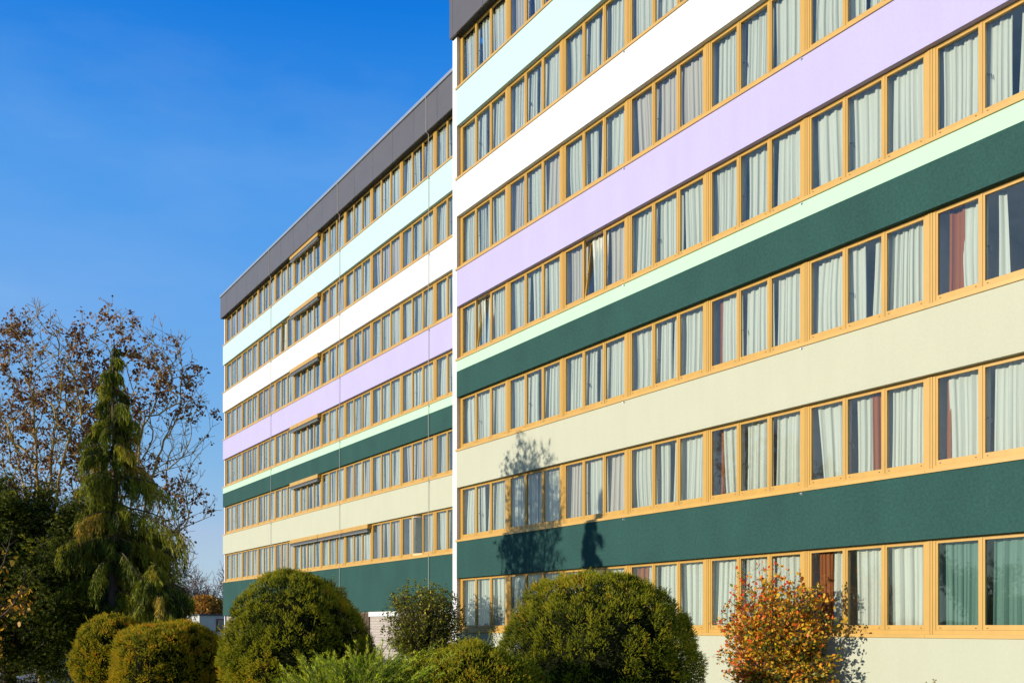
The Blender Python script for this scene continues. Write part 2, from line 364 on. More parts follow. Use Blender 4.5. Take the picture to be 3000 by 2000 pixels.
def building(B):
    root = empty(B['name'], (B['x0'], B['y'], 0), label=B['label'], cat='building')
    y = 0.0; X0 = 0.0; X1 = B['x1'] - B['x0']; Y1 = 13.0
    z0 = B['z0']
    lv = lambda k: z0 + H*k
    # colour bands: (level k) band tops out at lv(k)
    for k, parts in B['bands']:
        for (nm, m, a, b, lab) in parts:           # a..b measured down from lv(k)
            q = MB(); q.box(X0, X1, y, y+.34, lv(k)-b, lv(k)-a)
            o = q.build(nm, M[m], root); o['label'] = lab
    # fascia with joints, zinc trim, roof
    zt = lv(B['top']) + OPEN - .03; fh = .437*H; xp = -.30 if B['near'] else -.14; pr = -.135
    fs = MB(); xs = xp; j = B['joint0']; edges = [xp]
    while j < X1: edges.append(j); j += B['jp']
    edges.append(X1)
    for a, b in zip(edges[:-1], edges[1:]): fs.box(a+.006, b-.006, pr, pr+.06, zt, zt+fh)
    fs.box(xp+.01, X1, pr+.06, .40, zt+.012, zt+fh, 1)
    fs.box(xp+.01, X1, pr+.03, Y1, zt+fh-.02, zt+fh, 1)
    fs.build('fascia', [M['fascia'], M['joint']], root)
    tr = MB(); tr.box(xp-.05, X1, pr-.05, pr+.25, zt+fh+.03, zt+fh+.17); tr.box(xp, X1, pr+.02, pr+.2, zt+fh, zt+fh+.03)
    tr.build('roof_edge_trim', M['trim'], root)
    rf = MB(); rf.box(xp+.05, X1, pr+.26, Y1, zt+fh+.005, zt+fh+.10); rf.build('roof', M['roofdark'], root)
    # end pier
    pz0 = 0 if B['near'] else 0
    e = MB()
    if B['near']:
        e.box(-.31, 0, .004, Y1, 0, zt)
        e.build('end_wall', M['white'], root)
        rv = MB()
        for k in B['rows']: rv.box(.002, B['jx'], .012, .34, lv(k)+.02, lv(k)+OPEN-.002)
        rv.build('window_reveal', M['reveal'], root)
    else:
        e.box(.03, B['jx'], .085, .5, 0, zt); e.box(.03, .29, .5, Y1, 0, zt)
        e.build('end_wall', M['white'], root)
    # room shell
    rm = MB()
    for k in B['rows']:
        a, b = lv(k)-.95, lv(k)+OPEN+.06
        rm.quad((.3, .34, a), (X1-.3, .34, a), (X1-.3, 4, a), (.3, 4, a)); rm.quad((.3, .20, b), (X1-.3, .20, b), (X1-.3, 4, b), (.3, 4, b))
        rm.quad((.3, 4, a), (X1-.3, 4, a), (X1-.3, 4, b), (.3, 4, b))
        for xx in [B['jx']] + [w[1] for w in B['bays']]:
            rm.box(xx-.05, xx+.05, .245, 4, a, b)
    rm.build('room_interior', M['room'], root)
    bk = MB(); bk.box(.3, X1, 4.05, Y1-.01, 0, zt+fh-.1); bk.build('rear_volume', M['white'], root)
    # sills
    for k in B['rows']:
        s = MB(); xs = -.05
        cuts = [w[1] for i, w in enumerate(B['bays']) if i % 2 == B['cut']] + [X1]
        for c in cuts:
            s.box(xs, c-.002, -.035, .02, lv(k)+.002, lv(k)+SILL); s.box(xs+.001, c-.003, .02, REC-.002, lv(k)+SILL-.02, lv(k)+SILL-.004)
            xs = c+.002
        s.build('window_sill', M['sill'], root)
    # windows
    cache = {}
    for k in B['rows']:
        for i, (a, b, n) in enumerate(B['bays']):
            sp = B['special'].get((k, i), {})
            jl = .19 if i == 0 else .16; jr = .16
            key = (round(b-a, 4), jl, n, sp.get('open'))
            if key not in cache:
                skip = (sp['open'],) if 'open' in sp else ()
                fb, panes = window_frame(n, b-a, jl, jr, skip)
                cache[key] = (fb.mesh('window', [M['frame'], M['drain']]), panes, skip, handle_mesh(panes, [1] if n == 3 else [1, 3]))
            fm, panes, skip, hm = cache[key]; gm = glass_mesh(panes, skip)
            w = link('window', fm, root, (a, REC, lv(k)+SILL))
            if sp.get('label'): w['label'] = sp['label']
            link('glass', gm, w)
            link('handle', hm, w)
            if 'open' in sp:
                x0, x1, gz0, gz1 = panes[sp['open']]
                cm = casement_mesh(x1-x0+.084, gz1-gz0+.139)
                co_ = link('open_casement', cm, w, (x0-.042, .012, gz0-.097))
                if sp['how'] == 'tilt': co_.rotation_euler = (math.radians(-7.5), 0, 0)
                else: co_.rotation_euler = (0, 0, math.radians(sp.get('ang', 62)))
            if 'curtains' in sp:
                for q in sp['curtains']: link('curtain', curtain_mesh(**q), w)
            else:
                wd = b-a
                if n == 3:
                    off = wd-3.08
                    cs = CURT3[(k*7+i*5+B['seed']) % len(CURT3)]
                    if i == 0: off = .05
                    for me in cs: link('curtain', me, w, (off*.5, 0, 0))
                else:
                    r = random.Random(k*31+i)
                    for j in range(4): link('curtain', curtain_mesh(wd*j/4+r.uniform(.12, .35), wd*(j+1)/4-.02, k*50+j, lam=.1, lean0=r.uniform(-.1, .1)), w)
    return root, lv, X1

# near block ------------------------------------------------------------
xr0 = XW(1338, YR)
yf = YR + REC
muls = [XW(p, yf)-xr0 for p in (1487, 1647, 1836, 2070, 2358.5, 2725.5)]
pitch = (muls[-1]-muls[0])/5
muls = [muls[0]+pitch*i for i in range(9)]
jx = XW(1347.5, yf)-xr0
bays = [(jx, muls[0], 3)] + [(muls[i], muls[i+1], 3) for i in range(7)]
def cu(x0, x1, m='curtain', seed=1, **k): return dict(x0=x0, x1=x1, m=m, seed=seed, **k)
DG = ('green_band', 'green', 0, BAND, 'dark green rendered band')
near = dict(name='apartment_block', label='near striped block with lilac, mint and dark green bands filling the right side', near=True,
    x0=xr0, x1=XW(3000, YR)+7.5, y=YR, z0=ZR, top=6, rows=range(7), bays=bays, jx=jx, cut=1, seed=3,
    joint0=XW(1334, YR)-xr0+.05, jp=2.07,
    bands=[(0, [('base_wall', 'base', 0, ZR, 'cream base wall')]), (1, [DG]),
           (2, [('cream_band', 'cream', 0, BAND, 'cream rendered band')]),
           (3, [('mint_band', 'mint', 0, .116*H, 'narrow light mint stripe'), ('green_band', 'green', .116*H, BAND, 'dark green band under the narrow mint stripe')]),
           (4, [('lilac_band', 'lilac', 0, BAND, 'lilac rendered band')]),
           (5, [('white_band', 'white', 0, BAND, 'white rendered band')]),
           (6, [('pale_band', 'pale', 0, BAND, 'pale mint rendered band')])],
    special={
      (3, 0): dict(open=1, how='tilt', label='window with its middle casement tilted inwards'),
      (3, 2): dict(open=1, how='tilt', label='window with its middle casement tilted inwards'),
      (2, 6): dict(label='window with a brown and a white curtain and a dark gap', curtains=[cu(.32, .62, 'brown', 5, lam=.13, lean0=-.04), cu(.60, 1.12, 'curtain', 6, lam=.14, bulge=-.05, lean0=.06), cu(1.30, 1.45, 'curtain', 7, lean1=.1), cu(1.86, 3.0, 'curtain', 8, lam=.13)]),
      (2, 4): dict(label='window with a sliver of brown curtain', curtains=[cu(.28, .44, 'brown', 15), cu(.36, 1.05, 'curtain', 16), cu(1.15, 2.0, 'curtain', 17), cu(2.12, 3.0, 'curtain', 18)]),
      (1, 4): dict(curtains=[cu(.30, .40, 'brown', 25), cu(.36, 1.08, 'curtain', 26, lean0=.12), cu(1.2, 2.0, 'curtain', 27), cu(2.1, 3.0, 'curtain', 28)]),
      (1, 5): dict(label='window with a brown curtain behind its middle pane', curtains=[cu(.22, 1.1, 'curtain', 35, lean0=.16, lam=.14), cu(1.25, 1.66, 'curtain', 36, lam=.08), cu(1.66, 1.95, 'brown', 37), cu(1.98, 3.0, 'curtain', 38, lam=.08)]),
      (1, 6): dict(curtains=[cu(.22, .33, 'brown', 45), cu(.28, 1.12, 'curtain', 46, lam=.12, lean0=.05), cu(1.22, 2.0, 'curtain', 47, lam=.12), cu(2.1, 3.0, 'curtain', 48)]),
      (0, 3): dict(curtains=[cu(.2, .7, 'brown', 65), cu(.66, 1.08, 'curtain', 66), cu(1.2, 2.0, 'curtain', 67), cu(2.1, 3.0, 'curtain', 68)]),
      (0, 5): dict(label='window with a brown curtain in its left pane', curtains=[cu(.25, .62, 'brown', 75, lam=.06), cu(.60, 1.08, 'curtain', 76), cu(1.22, 2.0, 'curtain', 77, lam=.1), cu(2.14, 2.96, 'curtain', 78)]),
      (0, 6): dict(label='window with teal curtains', curtains=[cu(.16, 1.1, 'teal', 85, lam=.1), cu(1.22, 3.0, 'teal', 86, lam=.12)]),
    })
rootR, lvR, XE = building(near)
# small brackets under the sills
for k in range(1, 7):
    for i in (2, 4):
        b = MB(); x = muls[i] + .02
        b.tube([(x, -.003, lvR(k)-.045), (x, -.05, lvR(k)-.045), (x+.03, -.055, lvR(k)-.02)], .011, 6)
        b.box(x-.02, x+.02, -.006, 0, lvR(k)-.07, lvR(k)-.02)
        b.build('cable_bracket', M['trim'], rootR)

# far block -------------------------------------------------------------
xl0 = XW(653, YL); yf = YL + REC
mp = [709.7, 755.6, 806.6, 861.2, 940.8, 1010.7, 1089.8, 1176.5, 1274.5]
ml = [XW(p, yf)-xl0 for p in mp]
pb = ((ml[3]-ml[0]) + (ml[8]-ml[4]))/7.0
m0 = ml[3] - 3*pb
ml = [m0, m0+pb, m0+2*pb, m0+3*pb, ml[4]]; 
for i in range(5): ml.append(ml[-1]+pb)
jxl = XW(661.5, yf)-xl0
baysL = [(jxl, ml[0], 3)] + [(ml[i], ml[i+1], 4 if i == 3 else 3) for i in range(9)]
xend = xr0 - .32
baysL[-1] = (ml[8], ml[8]+pb, 3)
far = dict(name='apartment_block', label='far striped block set back beyond the white corner, with blind boxes and thin wires', near=False,
    x0=xl0, x1=xl0+ml[9]+.1, y=YL, z0=ZL, top=6, rows=range(1, 7), bays=baysL, jx=jxl, cut=0, seed=8,
    joint0=XW(669.9, YL)-xl0, jp=XW(1288.8, YL)/14.0 - XW(669.9, YL)/14.0,
    bands=[(1, [('green_band', 'green', 0, .70*H, 'tall dark green lowest band')])] + near['bands'][2:],
    special={
      (5, 3): dict(open=1, how='turn', ang=80, label='window with its middle casement open', curtains=[cu(.2, .5), cu(1.15, 1.6, seed=4), cu(1.7, 1.8, seed=6), cu(2.3, 3.0, seed=5)]),
      (1, 8): dict(open=1, how='turn', ang=22, label='window with its middle casement turned inwards', curtains=[cu(.45, 1.0, lean0=.1), cu(2.45, 3.0, seed=5, lean0=-.1)]),
    })
rootL, lvL, XEL = building(far)
# blind boxes over the wide bay
def blind(k, a, b):
    q = MB(); z = lvL(k)+OPEN
    q.box(a-.12, b+.02, -.065, .12, z-.21, z-.006)
    q.box(a-.13, a-.118, -.073, .125, z-.215, z-.003); q.box(b+.018, b+.03, -.073, .125, z-.215, z-.003)
    o = q.build('blind_box', M['frame'], rootL)
    s = MB()
    for j in range(4): s.box(a-.08, b-.02, -.06+.006*(j % 2), .05+.006*(j % 2), z-.255-.028*j, z-.235-.028*j)
    s.build('folded_blind', M['blind'], o)
    r = MB(); r.box(a-.08, b-.02, -.07, .06, z-.375, z-.34); r.build('bottom_rail', M['rail'], o)
for k in (2, 3, 4, 5, 6): blind(k, ml[3], ml[4])
for i in (3, 4, 5): blind(1, ml[i]+(.12 if i > 3 else 0), ml[i+1])
# lightning conductor wires with clips
zroof = lvL(6)+OPEN-.03+.437*H
for j, px in enumerate((795.5, 997, 1258)):
    x = XW(px, YL)-xl0; q = MB()
    pts = [(x, -.20, zroof+.02), (x, -.16, zroof-.1), (x, -.16, zroof-.437*H-.05)] + [(x+.01*math.sin(z*1.3+j), -.05, z) for z in np.linspace(zroof-.437*H-.12, .3, 24)]
    q.tube(pts, .013, 5)
    for k in range(2, 7): q.box(x-.03, x+.03, -.06, -.002, lvL(k)-.08, lvL(k)-.05)
    q.build('lightning_wire', M['wire'], rootL)
# ground storey of the far block: lintel and clinker wall
def brick_mat():
    m, nt, b = mat('beige_clinker')
    tc = nt.nodes.new('ShaderNodeTexCoord'); mp_ = nt.nodes.new('ShaderNodeMapping')
    mp_.inputs['Rotation'].default_value = (math.radians(90), 0, 0)
    br = nt.nodes.new('ShaderNodeTexBrick'); br.inputs['Scale'].default_value = 1.0
    br.inputs['Brick Width'].default_value = .5; br.inputs['Row Height'].default_value = .13; br.inputs['Mortar Size'].default_value = .012
    br.inputs['Color1'].default_value = (.42, .36, .31, 1); br.inputs['Color2'].default_value = (.37, .31, .27, 1); br.inputs['Mortar'].default_value = (.24, .19, .16, 1)
    nt.links.new(tc.outputs['Object'], mp_.inputs[0]); nt.links.new(mp_.outputs[0], br.inputs[0]); nt.links.new(br.outputs[0], b.inputs['Base Color'])
    b.inputs['Roughness'].default_value = .9; return m
zb = lvL(1)-.70*H
xb = XW(1081.5, YL+.1)-xl0
q = MB(); q.box(.32, XEL, .16, .5, 0, zb); q.build('brick_wall', brick_mat(), rootL)
q = MB(); q.box(xb, XEL, .06, .155, zb-.24, zb-.004); q.build('lintel', M['gtrim'], rootL)
q = MB(); q.box(xb-1.6, xb-.02, .10, .158, .4, zb-.05)
q.build('brown_panel', M['barkdark'], rootL)  # flat brown panel on the wall left of the lintel
# small sockets on the near block's white end wall
q = MB()
for z in (lvR(0)+1.42, lvR(0)+1.28): q.box(-.2, -.12, -.02, .004, z, z+.05)
q.build('wall_socket', M['rail'], rootR)

# ------------------------------------------------------------------ vegetation toolkit
def unit(n):
    v = rng.normal(size=(n, 3)); return v/np.linalg.norm(v, axis=1)[:, None]
def frames(d):
    d = d/np.linalg.norm(d, axis=1)[:, None]
    ref = unit(len(d)); a = np.cross(d, ref); a /= np.linalg.norm(a, axis=1)[:, None] + 1e-9
    return a, np.cross(d, a), d
def inst_mesh(name, tv, tf, pos, dirs, size, tint, material):
    """many small sprigs/leaves baked into one mesh; tv template verts (z = growth axis)"""
    tv = np.asarray(tv, float); n = len(pos); k = len(tv)
    a, b, d = frames(dirs); size = np.broadcast_to(np.asarray(size, float).reshape(-1, 1, 1), (n, 1, 1))
    V = (a[:, None, :]*tv[None, :, 0:1] + b[:, None, :]*tv[None, :, 1:2] + d[:, None, :]*tv[None, :, 2:3])*size + pos[:, None, :]
    fl = len(tf[0]); T = np.asarray(tf)
    Fc = (T[None] + (np.arange(n)*k)[:, None, None]).reshape(-1, fl)
    me = bpy.data.meshes.new(name)
    me.vertices.add(n*k); me.vertices.foreach_set('co', V.reshape(-1).astype(np.float32))
    me.loops.add(Fc.size); me.loops.foreach_set('vertex_index', Fc.reshape(-1).astype(np.int32))
    me.polygons.add(len(Fc)); me.polygons.foreach_set('loop_start', (np.arange(len(Fc))*fl).astype(np.int32))
    me.polygons.foreach_set('loop_total', np.full(len(Fc), fl, np.int32))
    me.update(calc_edges=True)
    at = me.attributes.new('tint', 'FLOAT', 'POINT')
    at.data.foreach_set('value', np.repeat(np.clip(tint, 0, 1), k).astype(np.float32))
    me.materials.append(material); return me
def sprig_template(n=9, spread=.5, w=.09, ln=.5):
    V, Fc = [], []
    r = random.Random(3)
    for i in range(n):
        t = i/(n-1); z = t*.8; a = i*2.4
        lx, ly = math.cos(a)*spread, math.sin(a)*spread
        L_ = ln*(1-.35*t); px_, py_ = -math.sin(a)*w, math.cos(a)*w
        b = len(V); V += [(-px_, -py_, z), (px_, py_, z), (lx*L_, ly*L_, z+L_*.75)]
        Fc.append((b, b+1, b+2))
    return V, Fc
SPRIG = sprig_template()
SPRIG2 = sprig_template(7, .8, .10, .6)
LEAF = ([(-.32, 0, .25), (0, .06, 0), (.32, 0, .25), (.26, .02, .7), (0, -.04, 1), (-.26, .02, .7)], [(0, 1, 2, 3, 4, 5)])
DRAPE = ([(-.02, 0, 0), (.02, 0, 0), (.045, .02, .5), (0, 0, 1), (-.045, -.02, .45), (0, -.10, .1), (.02, .05, .4), (.05, .12, .9), (-.02, -.02, .3)],
         [(0, 1, 2), (0, 2, 3), (0, 3, 4), (5, 6, 7), (5, 7, 8)])
FROND = ([(-.03, 0, 0), (.03, 0, 0), (.0, 0, 1), (0, -.02, .1), (.22, .0, .42), (.06, 0, .3), (0, .02, .3), (-.2, .02, .62), (-.04, 0, .5), (0, 0, .5), (.14, -.08, .85), (.03, 0, .7)],
         [(0, 1, 2), (3, 5, 4), (6, 7, 8), (9, 11, 10)])
def smooth_noise(p, seed, f):
    r = np.random.default_rng(seed); out = np.zeros(len(p))
    for i in range(5):
        k = r.normal(size=3)*f; out += np.sin(p @ k + r.uniform(0, 6.28))
    return out/5
def core_mesh(name, fn, mat_, res=24):
    V, Fc = [], []
    for j in range(res//2+1):
        ph = math.pi*j/(res//2)
        for i in range(res):
            t = 2*math.pi*i/res
            V.append((math.sin(ph)*math.cos(t), math.sin(ph)*math.sin(t), math.cos(ph)))
    for j in range(res//2):
        for i in range(res):
            i2 = (i+1) % res; Fc.append((j*res+i, (j+1)*res+i, (j+1)*res+i2, j*res+i2))
    P = fn(np.array(V), .80)
    me = bpy.data.meshes.new(name); me.from_pydata(P.tolist(), [], Fc); me.materials.append(mat_); me.update(); return me
def dome_bush(name, label, xd, hw_d, yd_top, Z, mat_, clumps=900, per=26, size=.055, flat=2.6, cone=0., seed=1, group=None, cat='bush', zc=.42, deep=1.0, tintb=0., tmpl=SPRIG, cl=.085, lump=.06):
    """clipped yew: a lumpy superellipsoid skin of short sprigs over a dark core"""
    global rng
    rng = np.random.default_rng(seed)
    x, y = D(xd, Z); R = hw_d*PX*Z/F; top = HZ(yd_top, Z); c = top*zc; hz = top-c
    root = empty(name, (x, y, 0), label=label, cat=cat, group=group)
    def shape(d, s=1.0):
        d = d/np.linalg.norm(d, axis=1)[:, None]
        hzv = np.where(d[:, 2] > 0, hz, c*1.02)
        q = (np.abs(d[:, 0]/R)**flat + np.abs(d[:, 1]/(R*deep))**flat + np.abs(d[:, 2]/hzv)**flat)**(-1/flat)
        P = d*q[:, None]
        n = smooth_noise(d*1.0, seed, 3.2)*lump*1.6 + smooth_noise(d, seed+5, 9)*lump
        P = P*(1+n)[:, None]
        k = np.clip(P[:, 2]/hz, 0, 1)
        P[:, 0] *= 1-cone*k; P[:, 1] *= 1-cone*k
        P = P*s; P[:, 2] += c
        P[:, 2] = np.maximum(P[:, 2], .02)
        return P
    d = unit(clumps); d = d[d[:, 2] > -.75]; P0 = shape(d)
    n = len(d); cd = np.repeat(d, per, 0); cp = np.repeat(P0, per, 0)
    out = cd/np.linalg.norm(cd, axis=1)[:, None]
    u = unit(n*per); u = u + out*.6; u /= np.linalg.norm(u, axis=1)[:, None]
    rad = rng.uniform(.3, 1.0, n*per)[:, None]
    csz = np.repeat(rng.uniform(.65, 1.35, n), per)[:, None]
    pos = cp - out*cl*.6 + u*rad*cl*csz
    up = np.array([0, 0, 1.])
    dirs = u*.9 + out*.6 + up*.55 + unit(n*per)*.35
    pn = smooth_noise(pos*1.0, seed+9, 2.0)
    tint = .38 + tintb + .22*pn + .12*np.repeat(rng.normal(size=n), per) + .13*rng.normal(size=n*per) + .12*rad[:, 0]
    ns = 36; sd_ = unit(ns); sd_[:, 2] = np.abs(sd_[:, 2])*1.0; sp0 = shape(sd_); kk = 9
    t_ = np.tile(np.linspace(0, 1, kk), ns)[:, None]; ln_ = np.repeat(rng.uniform(.03, .12, ns), kk)[:, None]
    so_ = np.repeat(sd_*.6+np.array([0, 0, .8])+unit(ns)*.4, kk, 0)
    pos = np.concatenate([pos, np.repeat(sp0, kk, 0)+so_*t_*ln_]); dirs = np.concatenate([dirs, so_+unit(ns*kk)*.5])
    tint = np.concatenate([tint, .55+.15*rng.normal(size=ns*kk)])
    me = inst_mesh('foliage', *tmpl, pos, dirs, rng.uniform(.7, 1.3, len(pos))*size, tint, mat_)
    link('foliage', me, root)
    # inner fill sprigs, tinted dark so the gaps between clumps carry painted shade
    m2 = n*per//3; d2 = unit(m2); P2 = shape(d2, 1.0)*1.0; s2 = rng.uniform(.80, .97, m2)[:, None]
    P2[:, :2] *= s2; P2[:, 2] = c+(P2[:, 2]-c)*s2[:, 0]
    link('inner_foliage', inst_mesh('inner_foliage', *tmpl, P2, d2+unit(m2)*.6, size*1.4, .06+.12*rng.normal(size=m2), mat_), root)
    link('stems', core_mesh('stems', shape, M['core']), root)  # solid near-black core, painting the shade inside the bush
    return root

def grow(segs, tips, p, d, ln, r, depth, P, lvl=0):
    """recursive branching; segs = (p0,p1,r0,r1,lvl)"""
    R_ = P['rnd']; n = P.get('seg', 4)
    rr = r; pts = [p]; st = ln/n
    for i in range(n):
        d = (d + Vector((R_.gauss(0, P['wob']), R_.gauss(0, P['wob']), R_.gauss(0, P['wob'])+P['up'][min(lvl, len(P['up'])-1)]))).normalized()
        q = p + d*st
        if 'clip' in P and not P['clip'](q): return
        r2 = r*(1-(i+1)/n*(1-P['taper'])) if depth > 0 else r*(1-(i+1)/n*.8)
        segs.append((p, q, rr, r2, lvl)); p, rr = q, r2; pts.append(q)
        if depth > 0 and (i >= P['first'] or lvl > 0):
            for _ in range(P['kids'][min(lvl, len(P['kids'])-1)]):
                if R_.random() < P.get('prob', .85):
                    ax = d.orthogonal().normalized(); ax.rotate(__import__('mathutils').Quaternion(d, R_.uniform(0, 6.283)))
                    a = math.radians(R_.uniform(*P['ang'])); nd = (d*math.cos(a)+ax*math.sin(a)).normalized()
                    l2 = ln*R_.uniform(*P['len'])*(1-.35*i/n)
                    grow(segs, tips, q, nd, l2, rr*R_.uniform(.45, .65), depth-1, P, lvl+1)
        if lvl >= P.get('leaflvl', 2): tips.append((q, d))
    if depth > 0: grow(segs, tips, p, d, ln*P['len'][1]*.9, rr*.85, depth-1, P, lvl+1)
def seg_mesh(name, segs, mat_, rmin=.004, n=4):
    if not segs: return None
    p0 = np.array([s[0] for s in segs]); p1 = np.array([s[1] for s in segs])
    r0 = np.maximum([s[2] for s in segs], rmin); r1 = np.maximum([s[3] for s in segs], rmin*.8)
    d = p1-p0; a, b, _ = frames(d+1e-9)
    q = np.arange(n)*2*math.pi/n; cq, sq = np.cos(q)[None, :, None], np.sin(q)[None, :, None]
    ring = a[:, None]*cq + b[:, None]*sq
    V = np.concatenate([p0[:, None]+ring*r0[:, None, None], p1[:, None]+ring*r1[:, None, None]], 1)
    T = np.array([(k, (k+1) % n, n+(k+1) % n, n+k) for k in range(n)])
    N = len(segs); Fc = (T[None]+(np.arange(N)*2*n)[:, None, None]).reshape(-1, 4)
    me = bpy.data.meshes.new(name); me.vertices.add(N*2*n); me.vertices.foreach_set('co', V.reshape(-1).astype(np.float32))
    me.loops.add(Fc.size); me.loops.foreach_set('vertex_index', Fc.reshape(-1).astype(np.int32))
    me.polygons.add(len(Fc)); me.polygons.foreach_set('loop_start', (np.arange(len(Fc))*4).astype(np.int32)); me.polygons.foreach_set('loop_total', np.full(len(Fc), 4, np.int32))
    me.update(calc_edges=True); me.materials.append(mat_); return me
def bare_tree(name, label, xy, stems, P, leafn, leafsize, lmat, bark, seed, group=None, rmin=.006, clump=.12, tint=.5, leafbias=None, trunk_lv=0):
    global rng
    rng = np.random.default_rng(seed); P = dict(P); P['rnd'] = random.Random(seed)
    root = empty(name, (xy[0], xy[1], 0), label=label, cat='tree', group=group)
    segs, tips = [], []
    for (d, ln, r, off) in stems:
        grow(segs, tips, Vector(off), Vector(d).normalized(), ln, r, P['depth'], P)
    link('trunk', seg_mesh('trunk', [s for s in segs if s[4] <= trunk_lv], bark, rmin, 7), root)
    link('branches', seg_mesh('branches', [s for s in segs if s[4] > trunk_lv], bark, rmin, 4), root)
    if leafn and tips:
        T = np.array([t[0] for t in tips])
        w = np.ones(len(T))
        if leafbias is not None: w = leafbias(T)
        w = w*(smooth_noise(T, seed+3, 1.8) > -.15).astype(float) + 1e-4
        idx = rng.choice(len(T), leafn, p=w/w.sum())
        pos = T[idx] + rng.normal(size=(leafn, 3))*clump
        dr = unit(leafn); dr[:, 2] -= .7
        me = inst_mesh('leaves', *LEAF, pos, dr, rng.uniform(.6, 1.3, leafn)*leafsize, tint+.25*rng.normal(size=leafn), lmat)
        link('leaves', me, root)
    return root

# ------------------------------------------------------------------ clipped yews and shrubs in front
dome_bush('yew_bush', 'largest dome-shaped clipped yew, in front of the near block beside the orange shrub', 1377, 232, 1316, 12.3, M['yew'], 1700, 38, .037, 2.3, .04, 11, 'clipped yew bushes', zc=.45, deep=.95, tintb=.045)
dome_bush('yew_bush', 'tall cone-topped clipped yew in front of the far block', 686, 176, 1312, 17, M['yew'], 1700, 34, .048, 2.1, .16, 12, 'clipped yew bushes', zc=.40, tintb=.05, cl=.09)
dome_bush('yew_bush', 'small golden-green clipped yew just left of the tall cone-topped one', 390, 121, 1432, 18.5, M['yewgold'], 1100, 36, .046, 2.8, .0, 13, 'clipped yew bushes', cl=.09, zc=.5, tintb=.08)
dome_bush('yew_bush', 'smallest golden-green clipped yew, leftmost, under the weeping conifer', 260, 84, 1416, 20.0, M['yewgold'], 900, 34, .048, 2.3, .12, 14, 'clipped yew bushes', zc=.5, tintb=.05)
dome_bush('yew_bush', 'low spreading yew at the bottom edge between the juniper and the largest dome', 1085, 170, 1489, 10.5, M['yew'], 1100, 36, .036, 2.4, .0, 15, 'clipped yew bushes', zc=.5, tintb=.08)

def juniper():
    global rng
    rng = np.random.default_rng(21)
    Z = 10.3; x, y = D(885, Z); root = empty('juniper_bush', (x, y, 0), label='feathery spreading juniper at the bottom edge with bright green upward sprays', cat='bush')
    segs = []; pos = []; dr = []; tint = []
    R_ = random.Random(4)
    r3 = Vector((rx, ry, 0)); v3 = Vector((vx, vy, 0))
    for i in range(820):
        u = R_.uniform(-1, 1); w = R_.uniform(-.8, .8)
        base = r3*u*.84 + v3*w*.7; base.z = .55+R_.uniform(0, .50)*(1-.35*u*u)*(1-.3*w*w)
        d = (r3*(.38+.5*u+R_.gauss(0, .35)) + v3*R_.gauss(0, .5) + Vector((0, 0, 1.0))).normalized()
        ln = R_.uniform(.28, .50); p = base; t0 = R_.gauss(.5, .2)
        for s in range(7):
            d = (d + r3*.06*(1 if u > -.3 else -1) - Vector((0, 0, .05))).normalized()
            q = p + d*ln/7
            segs.append((p, q, .005, .004, 0))
            for _ in range(7):
                pos.append(p.lerp(q, R_.random())); dr.append(d*1.3 + Vector((R_.gauss(0, .45), R_.gauss(0, .45), R_.gauss(0, .45)))); tint.append(t0 + .05*s + R_.gauss(0, .12))
            p = q
    link('foliage', inst_mesh('foliage', *FROND, np.array(pos), np.array(dr), rng.uniform(.045, .085, len(pos)), np.array(tint)-.1, M['juniper']), root)
    link('stems', seg_mesh('stems', segs, M['barkdark'], .003, 3), root)
    def sh(d, s): 
        P = d*np.array([.72, .72, .55])*s; P[:, 2] += .55; return P
    link('shade_core', core_mesh('shade_core', sh, M['core']), root)  # closed dark body in place of the shade under the sprays
juniper()

